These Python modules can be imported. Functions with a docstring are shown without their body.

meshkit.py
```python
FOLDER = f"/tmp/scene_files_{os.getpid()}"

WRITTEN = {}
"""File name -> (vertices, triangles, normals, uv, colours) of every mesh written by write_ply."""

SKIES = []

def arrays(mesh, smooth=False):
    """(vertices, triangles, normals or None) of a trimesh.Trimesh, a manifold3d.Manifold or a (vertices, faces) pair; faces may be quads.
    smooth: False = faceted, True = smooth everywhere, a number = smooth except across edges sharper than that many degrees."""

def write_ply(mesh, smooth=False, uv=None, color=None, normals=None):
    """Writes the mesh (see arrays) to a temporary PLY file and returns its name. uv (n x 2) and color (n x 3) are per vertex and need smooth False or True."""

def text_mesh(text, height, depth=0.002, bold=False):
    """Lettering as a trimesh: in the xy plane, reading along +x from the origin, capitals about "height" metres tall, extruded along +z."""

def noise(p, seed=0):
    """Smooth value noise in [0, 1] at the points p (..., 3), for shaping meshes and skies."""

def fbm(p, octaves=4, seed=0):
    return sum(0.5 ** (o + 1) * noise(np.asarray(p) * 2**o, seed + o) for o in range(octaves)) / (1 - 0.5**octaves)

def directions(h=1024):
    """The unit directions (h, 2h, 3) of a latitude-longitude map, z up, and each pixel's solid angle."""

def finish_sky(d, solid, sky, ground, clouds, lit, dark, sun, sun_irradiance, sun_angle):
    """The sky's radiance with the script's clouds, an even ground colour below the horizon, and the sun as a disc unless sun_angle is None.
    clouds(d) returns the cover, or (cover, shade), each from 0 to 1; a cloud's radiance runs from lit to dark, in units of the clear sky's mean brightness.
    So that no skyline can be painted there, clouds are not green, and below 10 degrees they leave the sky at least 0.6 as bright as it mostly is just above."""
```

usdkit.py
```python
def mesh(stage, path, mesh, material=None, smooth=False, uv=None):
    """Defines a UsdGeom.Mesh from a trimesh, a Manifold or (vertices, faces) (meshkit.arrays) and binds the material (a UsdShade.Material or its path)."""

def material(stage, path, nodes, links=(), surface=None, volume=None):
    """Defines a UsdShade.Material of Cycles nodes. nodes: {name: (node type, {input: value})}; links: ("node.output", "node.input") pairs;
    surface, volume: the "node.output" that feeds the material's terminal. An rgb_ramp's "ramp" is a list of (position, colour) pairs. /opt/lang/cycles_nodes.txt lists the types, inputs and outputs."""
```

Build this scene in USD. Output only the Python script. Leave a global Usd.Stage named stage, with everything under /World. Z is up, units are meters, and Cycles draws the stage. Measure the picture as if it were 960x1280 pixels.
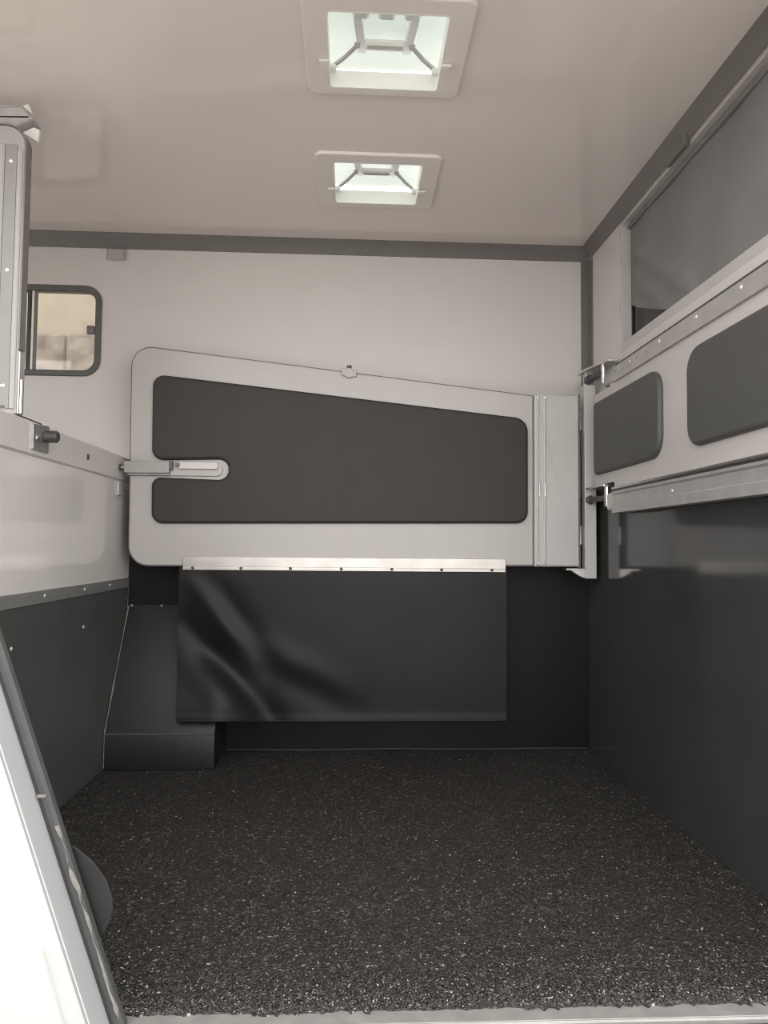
import math, random
import numpy as np, trimesh, manifold3d
import usdkit, meshkit
from shapely.geometry import Polygon, Point
from pxr import Usd, UsdGeom, UsdLux, UsdShade, Gf, Sdf

stage = Usd.Stage.CreateInMemory()
UsdGeom.SetStageUpAxis(stage, 'Z'); UsdGeom.SetStageMetersPerUnit(stage, 1.0)
UsdGeom.Xform.Define(stage, '/World'); UsdGeom.Scope.Define(stage, '/World/Looks')
random.seed(7); RNG = np.random.default_rng(11)

# ------------------------------------------------------------------ camera, sky, exposure
# x to the right, y into the horse area (back wall at y = 0), z up from the rubber floor; metres
CAM_POS = (0.0, -3.0234, 0.8674)
F_PX, YAW, PITCH, ROLL = 873.0, 0.04598, 0.04876, 0.00945
EXPOSURE = 1.2
SKY_STRENGTH = 0.45
SUN_STRENGTH, SUN_DIR = 2.4, (-.78, 0.0, .63)      # the sun stands to the left, square to the opening: it lights the yard, the ramp and the roof
def set_camera():
    cam = UsdGeom.Camera.Define(stage, '/World/Camera')
    cam.CreateHorizontalApertureAttr(36.0); cam.CreateVerticalApertureAttr(48.0)
    cam.CreateFocalLengthAttr(F_PX / 960.0 * 36.0)
    cam.CreateExposureAttr(EXPOSURE); cam.CreateClippingRangeAttr(Gf.Vec2f(0.02, 500))
    fw = np.array([math.sin(YAW) * math.cos(PITCH), math.cos(YAW) * math.cos(PITCH), math.sin(PITCH)])
    r0 = np.array([math.cos(YAW), -math.sin(YAW), 0.0]); u0 = np.cross(r0, fw)
    r = math.cos(ROLL) * r0 + math.sin(ROLL) * u0; u = -math.sin(ROLL) * r0 + math.cos(ROLL) * u0
    m = Gf.Matrix4d(*r, 0, *u, 0, *(-fw), 0, *CAM_POS, 1)
    cam.AddTransformOp().Set(m)
set_camera()
def set_sky():
    d = UsdLux.DomeLight.Define(stage, '/World/sky')
    d.CreateIntensityAttr(SKY_STRENGTH); d.CreateColorAttr(Gf.Vec3f(1.0, .985, .97))
set_sky()
def set_sun():
    d = UsdLux.DistantLight.Define(stage, '/World/sun')
    d.CreateIntensityAttr(SUN_STRENGTH); d.CreateAngleAttr(1.0); d.CreateColorAttr(Gf.Vec3f(1.0, .97, .92))
    z = np.array(SUN_DIR) / np.linalg.norm(SUN_DIR); x = np.array((0, 1.0, 0)); y = np.cross(z, x)
    d.AddTransformOp().Set(Gf.Matrix4d(*x, 0, *y, 0, *z, 0, 0, 0, 0, 1))
set_sun()

# ------------------------------------------------------------------ room measures
WR, WL, H = 1.0434, 0.942, 2.2          # right wall, left half wall (-WL), ceiling
SILL = -1.668                           # front edge of the floor
FRONT = -1.70                           # plane of the loading opening
XO = -2.30                              # outer wall of the groom's side, left of the half wall

# ------------------------------------------------------------------ materials
def M(name, nodes, links=(), surface='p.BSDF'):
    return usdkit.material(stage, '/World/Looks/' + name, nodes, links, surface)
def plain(name, col, rough=.5, metal=0., spec=.5, var=.06, scale=14., bump=0., bscale=400., coat=0., aniso=None):
    """One surface colour with a faint mottling and an optional fine grain."""
    c = np.array(col, float)
    n = {'tc': ('texture_coordinate', {}), 'n': ('noise_texture', {'scale': scale, 'detail': 4.0}),
         'r': ('rgb_ramp', {'ramp': [(.3, tuple(c * (1 - var))), (.7, tuple(np.minimum(c * (1 + var), 1)))]}),
         'p': ('principled_bsdf', {'roughness': rough, 'metallic': metal, 'specular_ior_level': spec, 'coat_weight': coat})}
    l = [('tc.object', 'n.vector'), ('n.fac', 'r.fac'), ('r.color', 'p.base_color')]
    if bump:
        n['b'] = ('noise_texture', {'scale': bscale, 'detail': 3.0})
        n['bu'] = ('bump', {'strength': bump, 'distance': .002})
        l += [('tc.object', 'b.vector'), ('b.fac', 'bu.height'), ('bu.normal', 'p.normal')]
    return M(name, n, l)
mat = {
    'leaf_strip': plain('leaf_frame_strip', (.36, .345, .33), .35, var=.02, scale=8),
    'leaf_groove': plain('leaf_groove_grey', (.24, .235, .225), .45, var=.03, scale=20),
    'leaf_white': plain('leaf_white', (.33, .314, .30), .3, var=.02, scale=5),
    'rivet': plain('pale_rivet', (.78, .77, .75), .3, metal=.3, var=.03, scale=60),
    'liner_white': plain('hatch_liner', (.85, .86, .83), .3, var=.01, scale=8),
    'frame_black': plain('window_rubber', (.10, .10, .095), .5, var=.06, scale=20),
    'bar_paint': plain('grey_bar_paint', (.37, .365, .345), .4, var=.03, scale=30),
    'cap_white': plain('capping_rail_paint', (.66, .625, .60), .3, var=.02, scale=6),
    'handle_white': plain('handle_white', (.60, .575, .55), .35, var=.02, scale=20),
    'gate_white': plain('gate_white_panel', (.50, .472, .452), .30, var=.012, scale=5),
    'frame_grey': plain('grey_window_frame', (.50, .475, .455), .35, var=.02, scale=8),
    'hatch_white': plain('hatch_moulding', (.80, .75, .71), .3, var=.02, scale=8),
    'cream': plain('cream_gelcoat', (.605, .573, .552), .33, var=.015, scale=3),
    'ceiling': plain('ceiling_gelcoat', (.80, .745, .705), .09, var=.02, scale=2),
    'white_gloss': plain('white_gloss_panel', (.70, .665, .64), .10, var=.015, scale=3),
    'divider_white': plain('divider_white', (.445, .42, .402), .30, var=.012, scale=5),
    'cover_white': plain('hinge_cover_white', (.50, .483, .467), .25, var=.015, scale=5),
    'trim': plain('dark_grey_trim', (.16, .15, .14), .38, var=.05, scale=20),
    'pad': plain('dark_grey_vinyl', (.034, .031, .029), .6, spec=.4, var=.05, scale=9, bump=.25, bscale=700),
    'pad_side': plain('dark_grey_vinyl_pale', (.070, .070, .066), .5, var=.05, scale=9, bump=.25, bscale=700),  # paler vinyl tone for the two gate pads
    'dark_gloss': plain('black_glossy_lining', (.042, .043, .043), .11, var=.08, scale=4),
    'back_lining': plain('shaded_back_lining', (.006, .0058, .0058), .5, spec=.25, var=.10, scale=6, bump=.1, bscale=250),  # painted darker than the right lining, standing in for light falloff at the back
    'left_lining': plain('haze_lifted_black_lining', (.075, .075, .072), .45, var=.10, scale=6, bump=.1, bscale=250),  # black lining painted lighter to stand in for lens haze at lower left
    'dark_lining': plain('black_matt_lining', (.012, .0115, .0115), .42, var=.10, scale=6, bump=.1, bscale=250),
    'flap': plain('black_pvc_sheet', (.0095, .0088, .0084), .46, spec=.28, var=.08, scale=12, bump=.12, bscale=500),
    'sill_alu': plain('weathered_sill_aluminium', (.30, .295, .28), .45, metal=.3, var=.12, scale=25),
    'rail_alu': plain('satin_rail_aluminium', (.46, .445, .43), .38, metal=.45, var=.08, scale=18),
    'alu_strip': plain('satin_aluminium', (.50, .475, .45), .38, metal=.9, var=.10, scale=12),
    'alu': plain('brushed_aluminium', (.72, .70, .68), .33, metal=1., var=.08, scale=30),
    'alu_dull': plain('dull_aluminium', (.52, .51, .49), .45, metal=.85, var=.08, scale=40),
    'alu_grey': plain('grey_anodised_strip', (.30, .30, .295), .38, metal=.4, var=.06, scale=40),
    'steel': plain('bright_steel', (.62, .61, .60), .16, metal=1., var=.05, scale=50),
    'dark_metal': plain('dark_hardware', (.10, .10, .10), .4, metal=.5, var=.1, scale=60),
    'flap_rubber': plain('dark_flap_rubber', (.013, .0128, .0125), .6, var=.1, scale=20),
    'seal': plain('grey_rubber_seal', (.05, .05, .05), .5, var=.12, scale=25),
    'black_rubber': plain('black_rubber', (.02, .02, .02), .55, var=.15, scale=40),
    'plastic_white': plain('white_plastic', (.78, .77, .74), .35, var=.02, scale=10),
    'body_white': plain('white_body_paint', (.53, .53, .522), .22, var=.008, scale=3, coat=.3),
    'body_edge': plain('light_grey_edge', (.29, .292, .296), .35, var=.02, scale=8),
    'sealant': plain('pale_sealant', (.20, .195, .18), .7, var=.2, scale=60),
    'blind': plain('grey_blind_fabric', (.20, .196, .188), .75, var=.05, scale=8, bump=.15, bscale=900),
    'clip_grey': plain('grey_plastic_clip', (.40, .385, .37), .4, var=.03, scale=30),
    'bar_grey': plain('grey_padded_cover', (.36, .345, .335), .6, var=.08, scale=30, bump=.3, bscale=200),
    'ground': plain('pale_gravel', (.50, .462, .425), .9, var=.25, scale=9),
    'render_tan': plain('tan_render', (.39, .36, .32), .9, var=.08, scale=3),
    'stone_grey': plain('grey_stone', (.26, .245, .235), .9, var=.35, scale=5),
    'ramp': plain('ramp_rubber', (.05, .05, .05), .7, var=.2, scale=50),
}
# window pane: lets light through, mirrors at grazing angles
def pane(name, tint, dirt=0.0, dirt_col=(.6, .57, .52)):
    n = {'t': ('transparent_bsdf', {'color': tint}), 'g': ('glossy_bsdf', {'roughness': .03, 'color': (1, 1, 1)}), 'f': ('fresnel', {'IOR': 1.5}), 'm': ('mix_closure', {})}
    l = [('f.fac', 'm.fac'), ('t.BSDF', 'm.closure1'), ('g.BSDF', 'm.closure2')]
    return M(name, n, l, 'm.closure')
mat['pane'] = pane('window_pane', (.80, .77, .72))
mat['tinted'] = pane('tinted_pane', (.06, .062, .06))
# moulded lid: milky acrylic, lit through by the sky
mat['lid_rib'] = plain('lid_rib_plastic', (.74, .77, .745), .3, var=.01, scale=8)
mat['lid'] = M('milky_acrylic', {'t': ('translucent_bsdf', {'color': (.86, .90, .86)}), 'd': ('diffuse_bsdf', {'color': (.66, .70, .675)}), 'g': ('glossy_bsdf', {'roughness': .15, 'color': (.9, .9, .9)}),
    'm': ('mix_closure', {'fac': .35}), 'f': ('fresnel', {'IOR': 1.45}), 'm2': ('mix_closure', {})},
    [('t.BSDF', 'm.closure1'), ('d.BSDF', 'm.closure2'), ('f.fac', 'm2.fac'), ('m.closure', 'm2.closure1'), ('g.BSDF', 'm2.closure2')], 'm2.closure')
# crumb rubber: near-black granules with the odd pale fleck, each granule its own tone
FLECKS = [(0, (.018, .017, .016)), (.66, (.028, .026, .024)), (.91, (.055, .050, .045)), (.97, (.11, .099, .09)), (.992, (.24, .22, .20)), (1, (.46, .43, .40))]
mat['granules'] = M('crumb_rubber_granules', {'g': ('attribute', {'attribute': 'tone'}), 'r': ('rgb_ramp', {'ramp': FLECKS}), 'p': ('principled_bsdf', {'roughness': .45})},
    [('g.fac', 'r.fac'), ('r.color', 'p.base_color')])
mat['pale_granules'] = M('pale_rubber_granules', {'g': ('attribute', {'attribute': 'tone'}), 'r': ('rgb_ramp', {'ramp': [(0, (.03, .028, .026)), (.48, (.05, .047, .044)), (.78, (.10, .095, .09)), (.93, (.24, .23, .215)), (1, (.52, .50, .47))]}), 'p': ('principled_bsdf', {'roughness': .5})},
    [('g.fac', 'r.fac'), ('r.color', 'p.base_color')])  # paler tones for the second set of granules, along the front edge
mat['floor'] = M('crumb_rubber', {'tc': ('texture_coordinate', {}), 'v': ('voronoi_texture', {'scale': 210.0}), 's': ('separate_color', {}), 'r': ('rgb_ramp', {'ramp': FLECKS}),
    'b': ('bump', {'strength': .8, 'distance': .003}), 'p': ('principled_bsdf', {'roughness': .5})},
    [('tc.object', 'v.vector'), ('v.color', 's.color'), ('s.r', 'r.fac'), ('r.color', 'p.base_color'), ('v.distance', 'b.height'), ('b.normal', 'p.normal')])

# ------------------------------------------------------------------ naming and tagging
used = {}
def numbered(path):
    k = used.get(path, -1) + 1; used[path] = k
    return path if k == 0 else f'{path}_{k:03d}'
def tag(o, label=None, cat=None, group=None, kind=None):
    for k, v in (('label', label), ('category', cat), ('group', group), ('kind', kind)):
        if v: o.SetCustomDataByKey(k, v)
    return o
def thing(name, label, cat, loc=(0, 0, 0), kind=None, group=None):
    x = UsdGeom.Xform.Define(stage, numbered('/World/' + name))
    if any(loc): x.AddTranslateOp().Set(Gf.Vec3d(*loc))
    return tag(x.GetPrim(), label, cat, group, kind)
def obj(name, m, material, parent=None, label=None, kind=None, smooth=30, local=False):
    """One Mesh prim; under a parent its points are in the parent's frame unless given in world and the parent has moved."""
    base = '/World' if parent is None else str(parent.GetPath())
    p = usdkit.mesh(stage, numbered(base + '/' + name), m, mat[material], smooth=smooth).GetPrim()
    return tag(p, label, None, None, kind)

# ------------------------------------------------------------------ mesh helpers
def rpoly(pts, rad=0., n=6):
    """Polygon with rounded corners; rad one number or one per corner."""
    pts = np.array(pts, float); N = len(pts); rad = [rad] * N if np.ndim(rad) == 0 else rad
    out = []
    for i in range(N):
        a, p, b = pts[i - 1], pts[i], pts[(i + 1) % N]; r = rad[i]
        if r <= 0: out.append(p); continue
        u, v = (a - p) / np.linalg.norm(a - p), (b - p) / np.linalg.norm(b - p)
        th = math.acos(np.clip(u @ v, -1, 1)); t = r / math.tan(th / 2)
        c = p + (u + v) / np.linalg.norm(u + v) * r / math.sin(th / 2)
        s, e = p + u * t - c, p + v * t - c
        a0 = math.atan2(s[1], s[0]); da = math.atan2(e[1], e[0]) - a0
        da = (da + math.pi) % (2 * math.pi) - math.pi
        for k in range(n + 1):
            ang = a0 + da * k / n; out.append(c + r * np.array([math.cos(ang), math.sin(ang)]))
    q = np.array(out)
    area = .5 * np.sum(q[:, 0] * np.roll(q[:, 1], -1) - np.roll(q[:, 0], -1) * q[:, 1])
    return q if area > 0 else q[::-1]
def rect(u0, v0, u1, v1, r=0., n=6): return rpoly([(u0, v0), (u1, v0), (u1, v1), (u0, v1)], r, n)
def circle(u, v, r, n=20): return np.array([(u + r * math.cos(a), v + r * math.sin(a)) for a in np.arange(n) * 2 * math.pi / n])
FR = {'back': lambda o: (lambda u, v, h: (u, o - h, v)), 'right': lambda o: (lambda u, v, h: (o - h, u, v)), 'left': lambda o: (lambda u, v, h: (o + h, u, v)),
      'floor': lambda o: (lambda u, v, h: (u, v, o + h)), 'ceil': lambda o: (lambda u, v, h: (u, v, o - h))}
def fix(v, f):
    m = trimesh.Trimesh(v, f, process=False)
    if m.volume < 0: m = trimesh.Trimesh(v, f[:, ::-1], process=False)
    return m
def slab(outer, t, b=0., frame='back', at=0., holes=(), steps=3, bback=False):
    """Plate of thickness t standing on a plane, its outline (and holes) rounded over by b at the face."""
    cons = [np.asarray(outer)] + [np.asarray(h)[::-1] for h in holes]
    prof = [(0., 0.)] if not bback else [(b, 0.), (0., b)]
    if b > 0:
        for k in range(steps + 1):
            a = math.pi / 2 * k / steps; prof.append((b * (1 - math.cos(a)), t - b + b * math.sin(a)))
    else: prof.append((0., t))
    V, F, last, first, base = [], [], [], [], 0
    for c in cons:
        e = np.roll(c, -1, 0) - c; e /= np.linalg.norm(e, axis=1, keepdims=True) + 1e-12
        nrm = np.stack([-e[:, 1], e[:, 0]], 1); pn = np.roll(nrm, 1, 0); s = nrm + pn
        mit = s / np.maximum((s * nrm).sum(1, keepdims=True), .35)
        N = len(c)
        for i, (ins, h) in enumerate(prof):
            V += [(*(p), h) for p in c + mit * ins]
            if i:
                a0, a1 = base + (i - 1) * N, base + i * N
                for k in range(N):
                    k2 = (k + 1) % N; F += [(a0 + k, a0 + k2, a1 + k2), (a0 + k, a1 + k2, a1 + k)]
        first.append((base, c + mit * prof[0][0])); last.append((base + (len(prof) - 1) * N, c + mit * prof[-1][0])); base += N * len(prof)
    for lst, flip in ((last, False), (first, True)):
        idx = np.concatenate([np.arange(len(p)) + b0 for b0, p in lst])
        tri = manifold3d.triangulate([p.astype(float) for _, p in lst])
        for t3 in np.asarray(tri):
            q = idx[t3]; F.append(tuple(q[::-1] if flip else q))
    fr = FR[frame](at)
    return fix(np.array([fr(*p) for p in V]), np.array(F))
def box(x0, y0, z0, x1, y1, z1, b=0.):
    x0, x1 = sorted((x0, x1)); y0, y1 = sorted((y0, y1)); z0, z1 = sorted((z0, z1))
    if b <= 0:
        m = trimesh.creation.box((x1 - x0, y1 - y0, z1 - z0)); m.apply_translation(((x0 + x1) / 2, (y0 + y1) / 2, (z0 + z1) / 2)); return m
    b = min(b, .49 * (x1 - x0), .49 * (y1 - y0), .49 * (z1 - z0)); pts = []
    for i in range(8):
        c = np.array([(x0, x1)[i & 1], (y0, y1)[i >> 1 & 1], (z0, z1)[i >> 2 & 1]]); s = np.array([(1, -1)[i & 1], (1, -1)[i >> 1 & 1], (1, -1)[i >> 2 & 1]])
        for k in range(3):
            d = s * b; d[k] = 0; pts.append(c + d)
    return trimesh.convex.convex_hull(np.array(pts))
def cyl(p0, p1, r, n=16, r1=None):
    p0, p1 = np.array(p0, float), np.array(p1, float); L = np.linalg.norm(p1 - p0); r1 = r if r1 is None else r1
    c = min(.25 * r, .2 * L)
    m = trimesh.creation.revolve([(0, 0), (r - c, 0), (r, c), (r1, L - c), (r1 - c, L), (0, L)], sections=n)
    m.apply_transform(trimesh.geometry.align_vectors([0, 0, 1], (p1 - p0) / L)); m.apply_translation(p0); return m
def dome(c, nrm, r, h=None, n=12):
    h = h or r * .55
    m = trimesh.creation.revolve([(0, -.0005), (r, -.0005), (r, h * .25), (r * .8, h * .7), (r * .45, h * .95), (0, h)], sections=n)
    m.apply_transform(trimesh.geometry.align_vectors([0, 0, 1], np.array(nrm, float))); m.apply_translation(c); return m
def tube(pts, r, n=8):
    pts = np.array(pts, float); t = np.gradient(pts, axis=0); t /= np.linalg.norm(t, axis=1, keepdims=True)
    ref = np.array([0, 0, 1.]) if abs(t[0][2]) < .8 else np.array([0, 1., 0]); V, F = [], []
    r = np.broadcast_to(r, (len(pts),))
    for i, p in enumerate(pts):
        a = np.cross(t[i], ref); a /= np.linalg.norm(a); b = np.cross(t[i], a)
        V += [p + r[i] * (math.cos(x) * a + math.sin(x) * b) for x in np.arange(n) * 2 * math.pi / n]
    for i in range(len(pts) - 1):
        for k in range(n):
            k2 = (k + 1) % n; F += [(i * n + k, i * n + k2, (i + 1) * n + k2), (i * n + k, (i + 1) * n + k2, (i + 1) * n + k)]
    e = len(V); V += [pts[0], pts[-1]]; o = (len(pts) - 1) * n
    for k in range(n): F += [(e, (k + 1) % n, k), (e + 1, o + k, o + (k + 1) % n)]
    return fix(np.array(V), np.array(F))
def prism(poly, u_axis, lo, hi):
    """Closed profile swept along one axis: u_axis 'x' takes (y, z) points."""
    p = rpoly(poly); N = len(p); V = np.array([(*q, lo) for q in p] + [(*q, hi) for q in p]); F = []
    for k in range(N):
        k2 = (k + 1) % N; F += [(k, k2, N + k2), (k, N + k2, N + k)]
    for t in np.asarray(manifold3d.triangulate([p.astype(float)])): F += [tuple(t[::-1]), tuple(t + N)]
    order = {'x': (2, 0, 1), 'y': (0, 2, 1), 'z': (0, 1, 2)}[u_axis]
    return fix(V[:, order], np.array(F))
def sheet(P, th, nrm):
    """Grid of points (rows, cols, 3) given thickness along nrm."""
    r, c = P.shape[:2]; A = P.reshape(-1, 3); B = A + np.array(nrm) * th; n = r * c; V = np.vstack([A, B]); F = []
    for i in range(r - 1):
        for j in range(c - 1):
            a, b, d, e = i * c + j, i * c + j + 1, (i + 1) * c + j + 1, (i + 1) * c + j
            F += [(a, b, d), (a, d, e), (n + a, n + d, n + b), (n + a, n + e, n + d)]
    rim = [i for i in range(c)] + [(i + 1) * c - 1 for i in range(1, r)] + [(r - 1) * c + j for j in range(c - 2, -1, -1)] + [i * c for i in range(r - 2, 0, -1)]
    for k in range(len(rim)):
        a, b = rim[k], rim[(k + 1) % len(rim)]; F += [(a, n + a, n + b), (a, n + b, b)]
    return fix(V, np.array(F))
cat = trimesh.util.concatenate
def sstep(a, b, x): t = np.clip((x - a) / (b - a), 0, 1); return t * t * (3 - 2 * t)
def seg_dist(u, v, a, b):
    """Distance to a segment and position along it."""
    a, b = np.array(a), np.array(b); d = b - a; t = np.clip(((u - a[0]) * d[0] + (v - a[1]) * d[1]) / (d @ d), 0, 1)
    return np.hypot(u - a[0] - t * d[0], v - a[1] - t * d[1]), t

# ------------------------------------------------------------------ outside
tag(obj('ground', box(-14, -14, -.72, 14, 14, -.62), 'ground'), 'pale gravel yard around the horsebox', 'ground', kind='structure')
hb = thing('neighbouring_building', 'tan rendered building seen blurred through the small window', 'building', (-2.9, 5.5, -.62), kind='structure')
obj('facade', slab(rect(-3.5, 0, 3.5, 5.0), .3, 0, 'back', .15), 'render_tan', hb)
obj('stone_base', cat([box(-3.6 + i * .8 + .3 * (j % 2), -.46 + .03 * ((i * 5 + j) % 3), j * .78, -2.805 + i * .8 + .3 * (j % 2), -.16, j * .78 + .775, .03) for j in range(5) for i in range(9)]), 'stone_grey', hb, 'grey stone lower storey', kind='stuff')

# ------------------------------------------------------------------ shell
def struct(name, label, catg): return thing(name, label, catg, kind='structure')
# floor
fl = struct('floor', 'black crumb-rubber floor with pale flecks and a ragged front edge', 'floor')
obj('floor_deck', box(XO, -1.70, -.06, WR, .02, -.006), 'dark_metal', fl, 'dark deck under the rubber')
nx, ny = 620, 160
gx = np.linspace(-WL, WR, nx)
def ragged(x):
    q = np.stack([x * 26, x * 0, x * 0], -1); w = np.stack([x * 110, x * 0 + 3, x * 0], -1); k = np.stack([x * 14, x * 0 + 9, x * 0], -1)
    return -.004 * meshkit.noise(q, 3) - .024 * np.maximum(meshkit.noise(w, 5) - .58, 0) * (meshkit.noise(k, 8) > .45) - .004 * meshkit.noise(w, 6)
front = SILL + ragged(gx)
P = np.zeros((ny, nx, 3))
for i in range(ny):
    s = (i / (ny - 1)) ** 1.5
    P[i, :, 0] = gx; P[i, :, 1] = front * (1 - s)
P[..., 2] = .0035 * (meshkit.fbm(np.stack([P[..., 0] * 90, P[..., 1] * 90, P[..., 0] * 0], -1), 2, 1) - .5)
P[0, :, 2] -= .002
obj('rubber_screed', sheet(P, .007, (0, 0, -1)), 'floor', fl)
gl = []
ico = trimesh.creation.icosahedron(); octa = trimesh.creation.box((1.3, 1.3, 1.3)); ov, of = np.array(trimesh.creation.icosahedron().vertices), np.array(trimesh.creation.icosahedron().faces)
ov = np.array([(1, 0, 0), (-1, 0, 0), (0, 1, 0), (0, -1, 0), (0, 0, 1), (0, 0, -1)], float)
of = np.array([(0, 2, 4), (2, 1, 4), (1, 3, 4), (3, 0, 4), (2, 0, 5), (1, 2, 5), (3, 1, 5), (0, 3, 5)])
def toned(prim, N):
    UsdGeom.PrimvarsAPI(prim).CreatePrimvar('tone', Sdf.ValueTypeNames.FloatArray, 'vertex').Set(np.repeat(RNG.random(N), 6).astype(np.float32).tolist())
def granules(N, gxs, gys, lo, hi):
    ang = RNG.uniform(0, 2 * math.pi, N); sz = RNG.uniform(lo, hi, N); asp = RNG.uniform(.8, 2.1, N); hh = RNG.uniform(.5, .9, N)
    lv = ov[None] * np.stack([sz * asp, sz, sz * hh], -1)[:, None]; tilt = RNG.uniform(-.5, .5, N)[:, None]
    lz = lv[..., 2] * np.cos(tilt) + lv[..., 0] * np.sin(tilt); lx = lv[..., 0] * np.cos(tilt) - lv[..., 2] * np.sin(tilt)
    wx = lx * np.cos(ang)[:, None] - lv[..., 1] * np.sin(ang)[:, None] + gxs[:, None]; wy = lx * np.sin(ang)[:, None] + lv[..., 1] * np.cos(ang)[:, None] + gys[:, None]
    return np.stack([wx, wy, lz + .0014], -1).reshape(-1, 3), (of[None] + 6 * np.arange(N)[:, None, None]).reshape(-1, 3)
N = 42000
gxs = RNG.uniform(-WL + .01, WR - .01, N); q = RNG.random(N) ** 1.9
toned(obj('rubber_granules', granules(N, gxs, -.02 + (SILL + .02 + ragged(gxs)) * (1 - q) * .999, .0011, .0026), 'granules', fl, 'loose-looking rubber granules with pale flecks', kind='stuff', smooth=False), N)
N = 6500
gxs = RNG.uniform(-WL + .01, WR - .01, N); q = RNG.exponential(.05, N)
toned(obj('pale_granules', granules(N, gxs, np.minimum(SILL + ragged(gxs) + .001 + q, -.1), .0011, .0023), 'pale_granules', fl, 'paler granules along the front edge', kind='stuff', smooth=False), N)
# back wall: cream sheet with the window opening; black lining below
WIN = rect(-1.69, 1.594, -1.100, 1.966, .062, 8)
wb = struct('wall_back', 'cream upper back wall with a black lower lining', 'wall')
obj('wall_panel', slab(rect(XO, 0, WR + .03, H), .03, 0, 'back', .03, [WIN]), 'cream', wb)
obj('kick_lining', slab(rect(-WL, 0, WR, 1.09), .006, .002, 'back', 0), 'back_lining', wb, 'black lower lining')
obj('floor_bead', tube([(x, -.010, .004 + .0015 * math.sin(x * 9)) for x in np.linspace(-.51, WR - .02, 40)], .0045, 6), 'black_rubber', wb)
# right wall with the long window opening
RW = rect(-1.585, 1.630, -.363, 2.147, .012, 3)
wr = struct('wall_right', 'right side wall, cream above and glossy black below', 'wall')
obj('wall_panel', slab(rect(-1.72, 0, .03, H), .06, 0, 'right', WR + .06, [RW]), 'cream', wr)
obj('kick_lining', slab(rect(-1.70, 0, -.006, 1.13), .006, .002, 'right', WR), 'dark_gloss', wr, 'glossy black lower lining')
# left half wall
wl = struct('wall_left', 'glossy white half-height wall with a grey capping rail and a black lower part', 'wall')
YE = -1.66
obj('core', box(-WL - .035, YE, 0, -WL - .004, -.006, 1.12), 'dark_lining', wl)
obj('white_panel', slab(rect(YE, .715, -.008, 1.122), .004, .0015, 'left', -WL - .004), 'white_gloss', wl)
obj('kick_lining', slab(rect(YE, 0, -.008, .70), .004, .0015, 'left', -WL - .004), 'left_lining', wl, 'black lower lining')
obj('capping_rail', box(-WL - .045, YE, 1.122, -WL + .006, -.012, 1.224, .006), 'cap_white', wl, 'pale grey capping rail')
ks = obj('kick_strip', slab(rect(YE, .684, -.010, .723), .004, .0015, 'left', -WL), 'alu_grey', wl, 'grey riveted strip')
for y in (-.247, -.507, -.827, -1.14, -1.45): obj('rivet', dome((-WL + .004, y, .706), (1, 0, 0), .0055), 'rivet', ks)
obj('screw_head', dome((-WL, -.496, .572), (1, 0, 0), .006), 'rivet', wl); obj('screw_head', dome((-WL, -1.02, .572), (1, 0, 0), .006), 'rivet', wl)
obj('bolt_hole', cyl((-WL + .004, -.515, 1.173), (-WL + .0075, -.515, 1.173), .0115), 'dark_metal', wl, 'dark bolt hole in the capping rail')
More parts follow.
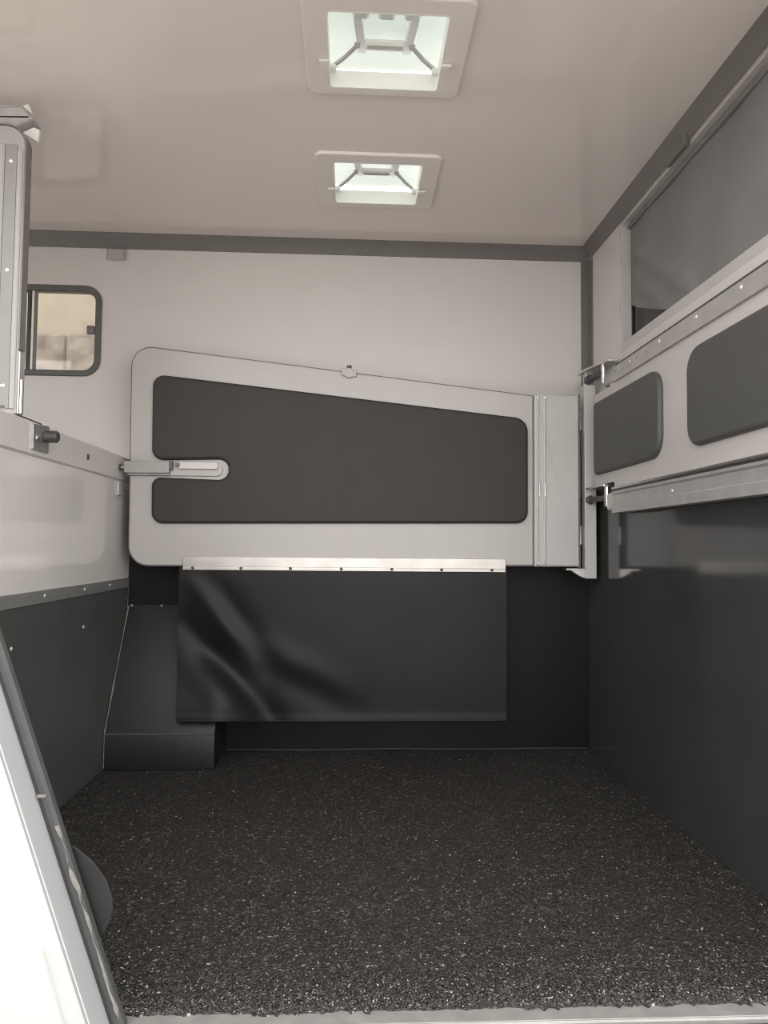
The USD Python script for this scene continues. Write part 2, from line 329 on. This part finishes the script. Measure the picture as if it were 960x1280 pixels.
# far wall of the groom's side and the front body wall
wo = struct('wall_side', 'cream outer wall of the side compartment with an unseen open doorway added for side light, left of the half wall', 'wall')
obj('wall_panel', slab(rect(-1.74, 0, .03, H), .04, 0, 'left', XO - .04, [rect(-1.52, .02, -.78, 1.95, .06, 5)]), 'cream', wo)  # doorway added out of view to let daylight in from the left
obj('floor_plate', box(XO, -1.70, -.006, -WL - .05, 0, -.001), 'alu_dull', wo, 'pale floor plate of the side compartment')
wf = struct('wall_front', 'front body wall above and beside the loading opening', 'wall')
obj('header', box(XO, FRONT - .045, 2.10, WR + .06, FRONT, H + .03), 'body_white', wf)
obj('jamb', box(WR + .002, FRONT - .045, -.12, WR + .12, FRONT - .003, 2.10), 'body_white', wf)
# ceiling with two hatch openings
SK = [(-.080, -1.352, .235, -1.060), (-.080, -.668, .236, -.380)]
ce = struct('ceiling', 'glossy cream ceiling with two roof hatches', 'ceiling')
obj('ceiling_panel', slab(rect(XO, -1.745, WR + .06, .03), .035, 0, 'ceil', H + .035, [rect(*k, .012, 3) for k in SK]), 'ceiling', ce)
# dark corner trims
def angle_trim(n, prof, axis, lo, hi, label): tag(obj(f'trim_{n}', prism(prof, axis, lo, hi), 'trim'), label, 'trim', kind='structure')
a = .004
angle_trim(1, [(0, H), (-.042, H), (-.042, H - .003), (-.024, H - .022), (-.004, H - .055), (0, H - .055)], 'x', XO, WR, 'dark grey corner strip between back wall and ceiling')
angle_trim(2, [(WR, H), (WR - .040, H), (WR - .040, H - .003), (WR - .024, H - .021), (WR - .004, H - .052), (WR, H - .052)], 'y', -1.70, -.041, 'dark grey corner strip between right wall and ceiling')
angle_trim(3, [(WR, 0), (WR - .034, 0), (WR - .034, -a), (WR - a, -a), (WR - a, -.062), (WR, -.062)], 'z', 1.13, H - .056, 'dark grey upright strip in the back right corner')
tag(obj('trim_clip', box(WR - .022, -.945, 2.128, WR - .0005, -.81, 2.172, .005), 'trim'), 'small dark joint cover on the right ceiling strip', 'clip')
tag(obj('cable_clip', cat([box(-1.072, -.012, 2.092, -.991, 0, 2.143, .004), box(-1.066, -.016, 2.098, -.997, -.011, 2.137, .003)]), 'clip_grey'), 'small grey plastic cover under the ceiling strip, above the left window', 'clip')

# ------------------------------------------------------------------ window on the back wall
w1 = thing('window_1', 'small sliding window with rounded black frame on the back wall', 'window', kind='structure')
obj('window_frame', slab(rect(-1.703, 1.582, -1.088, 1.978, .072, 8), .042, .006, 'back', .032, [rect(-1.676, 1.608, -1.114, 1.952, .048, 8)]), 'frame_black', w1)
obj('pane', box(-1.68, .012, 1.602, -1.372, .016, 1.956), 'pane', w1); obj('pane', box(-1.40, .003, 1.602, -1.108, .007, 1.956), 'pane', w1, 'sliding pane')
obj('mullion', box(-1.402, -.003, 1.604, -1.385, .010, 1.954, .002), 'seal', w1); obj('mullion', box(-1.375, .000, 1.604, -1.362, .010, 1.954, .002), 'trim', w1)
obj('mullion_strip', box(-1.385, .000, 1.606, -1.375, .007, 1.952, .001), 'plastic_white', w1, 'pale strip between the panes')
lt = obj('latch', box(-1.147, -.013, 1.765, -1.114, .002, 1.802, .004), 'trim', w1, 'dark finger latch')
# ------------------------------------------------------------------ long window on the right wall
w2 = thing('window_2', 'long dark-tinted window high in the right wall', 'window', kind='structure')
obj('window_frame', slab(rect(-1.584, 1.631, -.364, 2.146, .012, 3), .056, .003, 'right', WR + .058, [rect(-1.545, 1.668, -.380, 2.135, .03, 4)]), 'frame_grey', w2, 'pale grey frame')
obj('pane', box(WR + .046, -1.56, 1.662, WR + .050, -.372, 2.142), 'tinted', w2)
gask = obj('gasket', slab(rect(-1.560, 1.662, -.372, 2.142, .03, 4), .006, .001, 'right', WR + .046, [rect(-1.54, 1.676, -.386, 2.128, .03, 4)]), 'black_rubber', w2)
bl = thing('window_blind', 'grey fabric blind drawn across the right window, its lower corner hanging free', 'blind')
nu, nv = 60, 30; P = np.zeros((nv, nu, 3))
for j in range(nu):
    y = -.392 - (1.535 - .392) * j / (nu - 1)
    low = max(1.672, 1.809 - (-.394 - y) * .378) + .010 * (1 - sstep(0, .03, -y - .392))
    for i in range(nv):
        z = low + (2.126 - low) * i / (nv - 1)
        d1, _ = seg_dist(np.array(y), np.array(z), (-.42, 2.02), (-.86, 1.72)); d2, _ = seg_dist(np.array(y), np.array(z), (-.40, 1.90), (-.62, 1.77))
        P[i, j] = (WR + .036 - sstep(0, .08, -y - .392) * (.014 * math.exp(-(d1 / .035) ** 2) + .011 * math.exp(-(d2 / .03) ** 2) + .003 * math.sin(y * 17 + z * 8)), y, z)
obj('fabric', sheet(P, .0015, (1, 0, 0)), 'blind', bl)
obj('head_rail', box(WR + .022, -1.54, 2.116, WR + .044, -.386, 2.133, .004), 'blind', bl)
obj('hem', tube([(WR + .036, P[0, j, 1], P[0, j, 2]) for j in range(0, nu, 3)], .004, 6), 'blind', bl)

# ------------------------------------------------------------------ the padded divider folded against the back wall
dv = thing('stall_divider', 'white tapered stall divider with dark grey padding, folded flat against the back wall', 'divider')
DY = -.130                                       # rear face; front face at -.17
PT = [(-.905, 1.675), (-.895, .781), (.750, .796), (.750, 1.498)]
panel = rpoly([(-.902, 1.676), (-.893, .781), (.748, .794), (.748, 1.498)], [.075, .078, .004, .004], 8)
obj('panel', slab(panel, .040, .004, 'back', DY), 'divider_white', dv)
seal_in = np.asarray(Polygon(panel).buffer(-.002, join_style=1).exterior.coords)[:-1]
ring_o = np.asarray(Polygon(panel).buffer(.0045, quad_segs=4).exterior.coords)[:-1]
def ccw(p): return p if np.sum(p[:, 0] * np.roll(p[:, 1], -1) - np.roll(p[:, 0], -1) * p[:, 1]) > 0 else p[::-1]
obj('edge_seal', slab(ccw(ring_o), .030, .001, 'back', DY - .004, [ccw(seal_in)]), 'trim', dv, 'thin dark edge strip')
pad = rpoly([(-.812, 1.556), (-.808, 1.205), (-.50, 1.213), (-.50, 1.128), (-.806, 1.136), (-.803, .949), (.724, .966), (.724, 1.400)],
            [.045, .045, .0415, .0415, .035, .045, .048, .060], 8)
obj('padding', slab(pad, .022, .014, 'back', DY - .040, steps=5), 'pad', dv, 'dark grey padded vinyl')
# latch bar in the slot of the padding
lb = obj('latch_bar', slab(rect(-.915, 1.152, -.735, 1.199, .003), .022, .003, 'back', DY - .040), 'bar_paint', dv, 'grey latch bar reaching to the half wall')
obj('pin', cyl((-.9355, DY - .051, 1.174), (-.905, DY - .051, 1.174), .0075), 'steel', lb); obj('pin_head', cyl((-.9365, DY - .051, 1.174), (-.928, DY - .051, 1.174), .014), 'dark_metal', lb)
obj('slide_channel', slab(rpoly([(-.737, 1.143), (-.525, 1.143), (-.525, 1.199), (-.737, 1.199)], [.002, .026, .026, .002], 7), .009, .003, 'back', DY - .040), 'divider_white', lb, 'white slide channel')
obj('handle', slab(rect(-.700, 1.170, -.543, 1.199, .007), .013, .003, 'back', DY - .049), 'handle_white', lb, 'white sliding handle')
obj('collar', slab(rect(-.737, 1.165, -.722, 1.200, .002), .017, .002, 'back', DY - .047), 'dark_metal', lb, 'dark collar')
obj('handle_mark', cat([slab(rect(-.712, 1.178, -.704, 1.193, .002, 2), .0045, 0, 'back', DY - .0575), slab(rect(-.701, 1.178, -.693, 1.193, .002, 2), .0075, 0, 'back', DY - .0555)]), 'trim', lb, 'dark marking beside the collar')
obj('bar_lower_lip', slab(rect(-.905, 1.142, -.735, 1.153, .001), .012, .002, 'back', DY - .040), 'alu_grey', lb, 'grey lower lip of the bar')  # darker grey strip along the lower edge of the bar
# clamp on the top edge
cl = obj('top_clamp', cat([slab(rpoly([(-.050, 1.566), (.012, 1.560), (.014, 1.592), (-.048, 1.598)], .008, 4), .012, .003, 'back', DY - .040), slab(circle(-.018, 1.577, .020), .014, .003, 'back', DY - .040)]), 'divider_white', dv, 'white clamp on the top edge')
obj('knob', cyl((-.018, DY - .030, 1.590), (-.018, DY - .030, 1.613), .0105), 'dark_metal', cl, 'dark knob')
# hinge cover column
hc = obj('hinge_cover', slab(rect(.752, .789, .938, 1.506, .004, 3), .052, .006, 'back', DY), 'cover_white', dv, 'pale grey hinge cover')
for x in (.764, .794): obj('ridge', cyl((x, DY - .052, .798), (x, DY - .052, 1.498), .0055, 10), 'cover_white', hc)
for x, z in ((.766, 1.490), (.797, 1.490), (.766, .803)): obj('rivet', dome((x, DY - .056, z), (0, -1, 0), .006), 'rivet', hc)
for x in (.772, .796): obj('rub_mark_plate', slab(rect(x - .003, 1.075, x + .003, 1.135, .0025, 3), .004, .001, 'back', DY - .055), 'steel', hc, 'bright oval clip on the hinge cover')
obj('edge_strip', box(.938, DY - .040, .786, .947, DY - .006, 1.506), 'trim', hc, 'dark edge strip')
for z in (.92, 1.40): obj('hinge', cyl((.954, DY - .012, z - .04), (.954, DY - .012, z + .04), .0105), 'steel', dv)

# ------------------------------------------------------------------ hinge post in the corner
ps = thing('hinge_post', 'square pale aluminium hinge post in the back right corner', 'post', (.990, -.150, .741))
def L(m, o): m = m.copy(); m.apply_translation(-np.array(o)); return m
PO = (.990, -.150, .741)
obj('tube', L(box(.965, -.175, .741, 1.014, -.125, 1.552, .003), PO), 'cover_white', ps)
obj('wall_bracket', L(box(.975, -.126, 1.28, 1.005, -.004, 1.32, .003), PO), 'alu_dull', ps); obj('wall_bracket', L(box(.975, -.126, .80, 1.005, -.006, .84, .003), PO), 'alu_dull', ps)
gs = obj('gusset', L(slab(rpoly([(.890, .784), (.966, .784), (.966, .744), (.950, .747), (.925, .762)], .002, 2), .034, .002, 'back', -.132), PO), 'alu', ps, 'triangular bracket carrying the divider')
obj('gusset_lip', L(box(.884, -.178, .775, .966, -.132, .783, .001), PO), 'alu', gs)
obj('cap_block', L(box(.972, -.168, 1.550, 1.008, -.130, 1.606, .003), PO), 'alu_dull', ps)
obj('top_plate', L(slab(rpoly([(.958, -.190), (.958, -.112), (1.040, -.112), (1.040, -.360), (1.000, -.360)], .008, 3), .008, .002, 'floor', 1.603), PO), 'alu', ps)
obj('stud', L(cyl((.983, -.160, 1.568), (.998, -.285, 1.568), .014), PO), 'dark_metal', ps, 'dark stud'); obj('stud_nut', L(cyl((.981, -.168, 1.568), (.983, -.190, 1.568), .021, 6), PO), 'dark_metal', ps)
obj('pin', L(cyl((1.000, -.297, 1.525), (1.000, -.297, 1.606), .010), PO), 'steel', ps, 'bright upper pin')
obj('lower_plate', L(slab(rpoly([(.968, -.372), (.968, -.165), (1.036, -.165), (1.036, -.372)], .008, 3), .007, .002, 'floor', 1.108), PO), 'alu', ps)
obj('stud', L(cyl((.984, -.172, 1.066), (.999, -.322, 1.066), .012), PO), 'dark_metal', ps, 'dark stud'); obj('stud_nut', L(cyl((.983, -.176, 1.066), (.985, -.196, 1.066), .019, 6), PO), 'dark_metal', ps)
obj('pin', L(cyl((1.000, -.336, 1.028), (1.000, -.336, 1.112), .0125), PO), 'steel', ps, 'bright lower pin')

# ------------------------------------------------------------------ padded gate along the right wall
gt = thing('stall_gate', 'white stall gate with two dark pads and aluminium rails, along the right wall', 'gate')
GX = 1.025
Y0, Y1 = -.232, -1.62
obj('panel', slab(rpoly([(Y1, 1.085), (-.44, 1.085), (-.44, 1.118), (Y0, 1.118), (Y0, 1.492), (-.40, 1.492), (-.40, 1.50), (Y1, 1.50)]), .038, .003, 'right', GX), 'gate_white', gt)
gx0 = GX - .038
obj('padding', slab(rpoly([(-.262, 1.452), (-.262, 1.160), (-.862, 1.160), (-.862, 1.448)], [.02, .02, .075, .075], 8), .018, .012, 'right', gx0, steps=5), 'pad_side', gt, 'small dark pad beside the post')
obj('padding', slab(rpoly([(-1.045, 1.447), (-1.045, 1.160), (-1.600, 1.160), (-1.600, 1.447)], [.07, .06, .05, .05], 8), .018, .012, 'right', gx0, steps=5), 'pad_side', gt, 'large dark pad nearest the opening')
tr = obj('top_rail', prism([(gx0 - .010, 1.494), (gx0 - .010, 1.546), (gx0 - .002, 1.553), (GX, 1.553), (GX, 1.500), (gx0, 1.494)], 'y', Y1, -.455), 'rail_alu', gt, 'aluminium top rail')
obj('rail_groove', box(gx0 + .002, Y1, 1.553, GX - .002, -.455, 1.562), 'dark_metal', tr, 'dark slot on the rail')
for y in (-.62, -.86, -1.10, -1.33, -1.55): obj('rivet', dome((gx0 - .010, y, 1.530), (-1, 0, 0), .006), 'rivet', tr)
for y, z in ((-.49, 1.528), (-.55, 1.520), (-.68, 1.528), (-.76, 1.524)): obj('rivet', dome((gx0 - .010, y, z), (-1, 0, 0), .0045), 'alu_grey', tr)
br = obj('bottom_rail', prism([(gx0 - .008, 1.000), (gx0 - .008, 1.030), (gx0 - .004, 1.034), (gx0 - .004, 1.066), (gx0 - .010, 1.072), (gx0 - .010, 1.080), (GX, 1.080), (GX, 1.000)], 'y', Y1, -.435), 'rail_alu', gt, 'bright aluminium bottom rail')
obj('rail_groove', box(gx0 - .002, Y1, 1.080, GX - .004, -.435, 1.090), 'dark_metal', br, 'dark groove under the panel')
obj('rail_lip', box(gx0 - .010, Y1, 1.088, gx0, -.435, 1.097, .002), 'alu', br)
obj('rivet', dome((gx0 - .006, -.93, 1.045), (-1, 0, 0), .0055), 'rivet', br)
obj('hinge_arm', box(gx0 + .004, -.456, 1.505, GX - .004, -.318, 1.552, .006), 'alu_dull', gt, 'hinge arm of the top rail'); obj('hinge_arm', box(gx0 + .002, -.436, 1.015, GX - .004, -.356, 1.078, .005), 'alu', gt, 'hinge arm of the bottom rail')

# ------------------------------------------------------------------ kick flap under the divider
kf = thing('kick_flap', 'black rubbery kick flap hanging from a riveted aluminium strip below the divider', 'flap')
st = obj('clamp_strip', cat([slab(rect(-.676, .776, .633, .818, .001, 2), .006, .001, 'back', -.172), slab(rect(-.676, .764, .633, .779, .001, 2), .010, .002, 'back', -.172)]), 'alu_strip', kf, 'bright aluminium strip')
for x in (-.635, -.443, -.245, -.040, .165, .368, .575): obj('rivet', dome((x, -.182, .773), (0, -1, 0), .0065), 'dark_metal', st, 'screw head')
us, vs = np.linspace(-.690, .637, 130), np.linspace(.775, .162, 64)
U, Vv = np.meshgrid(us, vs); Y = np.full_like(U, -.1745)
hang = sstep(.785, .70, Vv)
def ridge(a, b, w, amp):
    d, t = seg_dist(U, Vv, a, b); return amp * np.exp(-(d / w) ** 2) * (.35 + .65 * np.sin(np.clip(t, .08, .92) * math.pi))
Y -= .098 * sstep(.46, .16, Vv) * sstep(-.30, -.56, U)
Y -= hang * ridge((-.64, .72), (-.40, .40), .040, 0.0110)
Y += hang * ridge((-.56, .74), (-.33, .42), .045, 0.0088)
Y += hang * ridge((-.67, .56), (-.30, .17), .048, 0.0198)
Y -= hang * ridge((-.44, .50), (-.05, .30), .060, 0.0110)
Y += hang * ridge((-.30, .36), (.02, .20), .060, 0.0099)
Y -= hang * ridge((-.70, .44), (-.42, .19), .060, 0.0110)
Y -= hang * .010 * (meshkit.fbm(np.stack([U * 2.2, Vv * 2.2, U * 0], -1), 2, 4) - .5)
Y -= .004 * sstep(.20, .166, Vv)
Y = np.minimum(Y, -.150)
U = U * (3.02 + Y) / (3.02 - .1745); Vv = .867 + (Vv - .867) * (3.02 + Y) / (3.02 - .1745)      # the cloth swings out on its hang, keeping its cut
obj('sheet', sheet(np.stack([U, Y, Vv], -1), .003, (0, 1, 0)), 'flap', kf)
# hem along the lower edge
obj('hem', tube([(U[-1, j], Y[-1, j] - .0005, Vv[-1, j] + .002) for j in range(0, 130, 2)], .0032, 6), 'flap', kf)

# ------------------------------------------------------------------ sloping box in the left corner
sb = thing('corner_box', 'black sloping box with a pale sealant line in the back left corner', 'box')
prof = [(-.006, .610), (-.262, .140), (-.262, .003), (-.006, .003)]
obj('casing', prism(prof, 'x', -.936, -.520), 'dark_lining', sb)
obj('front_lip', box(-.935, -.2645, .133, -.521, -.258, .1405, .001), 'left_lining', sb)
def bead(p0, p1, n, seed, w=.0035):
    t = np.linspace(0, 1, n); pts = np.array(p0) + np.outer(t, np.array(p1) - np.array(p0)); rr = w * (.25 + .9 * meshkit.noise(np.stack([t * 9, t * 0, t * 0], -1), seed)); return tube(pts, np.maximum(rr, .0006), 6)
obj('sealant_bead', bead((-.937, -.012, .606), (-.937, -.264, .142), 40, 2), 'sealant', sb, 'pale sealant line along the left edge')
obj('sealant_bead', bead((-.937, -.265, .140), (-.937, -.265, .010), 14, 6, .0022), 'sealant', sb)
obj('screw_head', dome((-.80, -.0105, .607), (0, -.88, .48), .006), 'alu_grey', sb); obj('screw_head', dome((-.925, -.0105, .607), (0, -.88, .48), .006), 'alu_grey', sb)

# ------------------------------------------------------------------ hinged leaf on top of the half wall
lf = thing('upper_leaf', 'white framed upper leaf with a dark rubber edge, standing on the left half wall', 'panel')
LY, LE = -1.010, -.9415                            # rear face and right-hand edge
leaf = rpoly([(-1.62, 1.227), (LE, 1.227), (LE, 2.056), (-1.62, 2.056)], [.004, .004, .058, .004], 8)
obj('panel', slab(leaf, .030, .003, 'back', LY), 'leaf_white', lf)
edge = rpoly([(-1.62, 2.0605), (-1.62, 2.0565), (LE + .0005, 2.0565), (LE + .0005, 1.410), (LE + .0045, 1.410), (LE + .0045, 2.0605)], [0, 0, .0585, 0, .001, .0625], 8)
obj('edge_seal', slab(edge, .034, .0008, 'back', LY + .001), 'trim', lf, 'dark rubber edge with a rounded top corner')
obj('groove_strip', slab(rect(LE - .054, 1.24, LE - .021, 2.000, .004, 2), .003, .001, 'back', LY - .030), 'leaf_groove', lf, 'grey recessed strip')
obj('frame_strip', cyl((LE - .013, LY - .028, 1.24), (LE - .013, LY - .028, 1.985), .0085, 12), 'leaf_strip', lf)
obj('frame_strip', cyl((LE - .063, LY - .028, 1.24), (LE - .063, LY - .028, 2.000), .0085, 12), 'leaf_strip', lf)
for z in (1.950, 1.635, 1.306): obj('screw_head', dome((LE - .037, LY - .033, z), (0, -1, 0), .0055), 'rivet', lf)
obj('screw_head', dome((LE - .046, LY - .033, 1.306), (0, -1, 0), .0045), 'rivet', lf)
obj('hinge_strip', box(LE + .0005, LY - .030, 1.228, LE + .006, LY, 1.405, .001), 'rail_alu', lf, 'bright hinge strip below the rubber edge')
obj('hinge_pin', cyl((LE + .010, LY - .026, 1.228), (LE + .010, LY - .026, 1.325), .004, 10), 'steel', lf)
obj('foot_strip', box(-.968, LY + .004, 1.2245, -.944, -.870, 1.2295, .001), 'dark_metal', lf, 'dark thin foot strip')
obj('bottom_slot', box(LE - .055, LY - .034, 1.243, LE - .030, LY - .029, 1.250, .001), 'dark_metal', lf)
cb = thing('cross_bar', 'grey wrapped bar end lying along the top of the upper leaf, below the ceiling', 'bar')
bar = rpoly([(-1.55, 2.066), (-.985, 2.066), (-.932, 2.092), (-.968, 2.134), (-1.55, 2.134)], [.006, .006, .006, .006, .006], 3)
obj('cover', slab(bar, .055, .010, 'back', -.965), 'bar_grey', cb)
obj('tape_fold', slab(rpoly([(-.990, 2.137), (-.960, 2.150), (-.945, 2.118), (-.962, 2.128)], .003, 2), .010, .002, 'back', -.985), 'plastic_white', cb, 'white tape fold on top')
obj('tape_fold', slab(rpoly([(-.975, 2.063), (-.942, 2.080), (-.924, 2.072), (-.929, 2.036)], .003, 2), .010, .002, 'back', -.985), 'plastic_white', cb, 'white tape fold below')
sp = thing('spring_bolt', 'grey bolt plate with a dark round knob on the left capping rail', 'bolt', (-WL + .006, -.90, 1.185))
obj('plate', slab(rpoly([(-.055, -.045), (.050, -.045), (.050, .040), (-.055, .030)], .004, 3), .006, .001, 'left', 0), 'alu_dull', sp)
obj('knob', cyl((.004, .020, .003), (.046, .020, .003), .0185, 20), 'dark_metal', sp, 'dark round knob')
obj('screw_head', dome((.006, -.028, -.008), (1, 0, 0), .010), 'alu', sp)
tag(obj('latch_keep', box(-WL + .0, -.192, 1.06, -WL + .010, -.150, 1.118, .003), 'cover_white'), 'small white keep plate at the end of the half wall, below the latch bar', 'latch plate')

# ------------------------------------------------------------------ roof hatches
def hatch(k, label, lift):
    x0, y0, x1, y1 = SK[k]; cx, cy = (x0 + x1) / 2, (y0 + y1) / 2
    t = thing('roof_hatch', label, 'roof hatch', (cx, cy, H)); w, d = (x1 - x0) / 2, (y1 - y0) / 2
    obj('flange', slab(rect(-w - .062, -d - .050, w + .062, d + .032, .03, 6), .010, .006, 'ceil', 0, [rect(-w + .003, -d + .003, w - .003, d - .003, .012, 4)]), 'hatch_white', t, 'white ceiling flange')
    obj('liner', slab(rect(-w, -d, w, d, .012, 4), .050, 0, 'floor', -.010, [rect(-w + .004, -d + .004, w - .004, d - .004, .010, 4)]), 'liner_white', t, 'white liner')
    obj('roof_kerb', slab(rect(-w - .03, -d - .03, w + .03, d + .03, .03, 5), .008, .003, 'floor', .0345, [rect(-w + .002, -d + .002, w - .002, d - .002, .012, 4)]), 'plastic_white', t)
    # lid: shallow dome hinged on the near side, raised at the far side
    ang = math.atan2(lift, 2 * d + .06); R = trimesh.transformations.rotation_matrix(ang, (1, 0, 0), (0, -d - .03, .056))
    n = 26; g = np.linspace(-1, 1, n); GX_, GY_ = np.meshgrid(g, g)
    dm = np.clip(1 - GX_ ** 6, 0, 1) * np.clip(1 - GY_ ** 6, 0, 1)
    lid = sheet(np.stack([GX_ * (w + .035), GY_ * (d + .032), .058 + .035 * dm], -1), .003, (0, 0, 1)); lid.apply_transform(R)
    lo_ = obj('lid', lid, 'lid', t, 'milky moulded lid, tilted open')
    def put(name, m, mt, lab=None):
        m.apply_transform(R); return obj(name, m, mt, lo_, lab)
    for s in (-1, 1):
        put('rib', trimesh.convex.convex_hull(np.array([(s * (.064 + e * .020) + f * .011, yy, zz) for e, yy in ((0, d * .86), (1, -d * .5)) for f in (-1, 1) for zz in (.070, .092)])), 'lid_rib')
    put('handle_bar', box(-.058, d * .50, .062, .058, d * .50 + .034, .080, .006), 'plastic_white', 'white bar across the lid')
    put('handle_grip', box(-.050, d * .50 + .006, .055, .050, d * .50 + .015, .063, .004), 'clip_grey')
    for q in (-.07, 0, .07): put('recess_block', box(q - .022, -d * .30, .066, q + .022, -d * .08, .086, .006), 'lid_rib')
    for s in (-1, 1):
        a = np.array((s * (w - .012), d - .022, .040)); b = trimesh.transform_points([(s * .078, d * .62, .068)], R)[0]
        e = tube([a, a * .5 + b * .5 + np.array((0, 0, -.004)), b], .0058, 8)
        so = obj('strut', e, 'bar_paint', t, 'grey stay arm')
        obj('pivot', cyl(a + np.array((-.009 * s, 0, -.006)), a + np.array((.012 * s, 0, -.006)), .011, 12), 'plastic_white', so); obj('pivot', cyl(b - np.array((.008, 0, 0)), b + np.array((.008, 0, 0)), .008, 12), 'clip_grey', so)
    for s in (-1, 1): obj('catch', box(s * (w + .010) - .014, .02, .012 if False else -.020, s * (w + .010) + .014, .045, -.012, .003), 'plastic_white', t)
    return t
hatch(0, 'white roof hatch nearest the opening, its lid tilted open', .014)
hatch(1, 'white roof hatch nearer the back wall, its lid tilted open', .022)

# ------------------------------------------------------------------ leaning body pillar, sill and ramp at the opening
SL = -.352                                       # lean: x per metre of height
def lean(x0, z): return x0 + SL * z
bp = thing('body_pillar', 'bright white leaning body panel with light grey edge and dark rubber seal at the left of the opening', 'panel')
zt = .96
wp = rpoly([(lean(-.434, -.14), -.14), (lean(-.434, zt), zt), (XO, zt), (XO, -.14)], 0)
obj('body_panel', slab(wp, .045, .006, 'back', FRONT - .002), 'body_white', bp)
# light grey bevelled edge between paint and seal
def strip(xa, xb, ya, yb, z0, z1, n=2):
    zz = np.linspace(z0, z1, n); P = np.zeros((n, 2, 3))
    for i, z in enumerate(zz): P[i, 0] = (lean(xa, z), ya, z); P[i, 1] = (lean(xb, z), yb, z)
    return sheet(P, .012, (0, 1, 0))
obj('edge_strip', strip(-.438, -.418, FRONT - .049, FRONT - .012, -.02, zt), 'body_edge', bp, 'light grey bevelled edge')
sl_ = obj('rubber_seal', tube([(lean(-.404, z), FRONT - .004, z) for z in np.linspace(.0, zt, 60)], .0125, 10), 'seal', bp, 'dark rubber seal')
obj('seal_fin', strip(-.419, -.400, FRONT - .012, FRONT - .010, .0, zt), 'black_rubber', bp)
zz = np.linspace(.02, .36, 60); wv = .0045 * (meshkit.noise(np.stack([zz * 45, zz * 0, zz * 0], -1), 9) - .4)
obj('sealant_bead', tube(np.stack([lean(-.398, zz) + wv, np.full(60, FRONT - .0145), zz], -1), .0006 + .0045 * meshkit.noise(np.stack([zz * 55, zz * 0, zz * 0 + 5], -1), 3) ** 2, 6), 'sealant', bp, 'ragged pale sealant on the seal')
obj('seal_flap', slab(rpoly([(-.522, .318), (-.500, .312), (-.466, .285), (-.440, .250), (-.429, .218), (-.428, .195), (-.436, .170), (-.452, .140), (-.466, .150)], [.002, .02, .04, .03, .015, .012, .02, .004, .01], 5), .004, .0015, 'back', FRONT + .012), 'flap_rubber', bp, 'loose rounded rubber flap')
obj('seal_clip', box(lean(-.402, .415) - .012, FRONT - .018, .409, lean(-.402, .415) + .004, FRONT - .010, .415, .001), 'sealant', bp)
rel = rpoly([(lean(-.452, -.12) - .028, -.12), (lean(-.470, .166) , .166), (-1.2, .170), (-1.2, -.12)], [.002, .012, .01, .002], 5)
obj('lower_moulding', slab(rel, .014, .008, 'back', FRONT - .046), 'body_white', bp, 'raised lower moulding')
obj('corner_buffer', box(-.70, FRONT - .075, -.07, -.628, FRONT - .055, .012, .006), 'black_rubber', bp, 'dark rubber buffer low on the panel')
si = thing('door_sill', 'light aluminium sill strip along the front edge of the rubber floor', 'sill')
obj('plate', box(-.422, -1.706, -.010, WR, -1.640, -.0035, .001), 'sill_alu', si)
obj('lip', box(-.422, -1.712, -.030, WR, -1.7045, -.0035, .003), 'sill_alu', si)
obj('end_block', box(-.440, -1.712, -.030, -.408, -1.672, .008, .005), 'black_rubber', si, 'dark rubber block at the left end')
obj('gap_seal', box(-.422, -1.726, -.030, WR, -1.711, -.014), 'black_rubber', si, 'dark rubber gap strip')
rm = thing('loading_ramp', 'lowered loading ramp with a pale aluminium hinge edge in front of the sill', 'ramp')
obj('hinge_edge', box(-.44, -1.748, -.035, WR, -1.7255, -.010, .003), 'alu', rm, 'pale aluminium hinge edge')
obj('deck', trimesh.convex.convex_hull(np.array([(x, y, z) for x in (-.9, WR) for y, z in ((-1.748, -.012), (-1.748, -.06), (-3.75, -.57), (-3.75, -.618))])), 'ramp', rm)
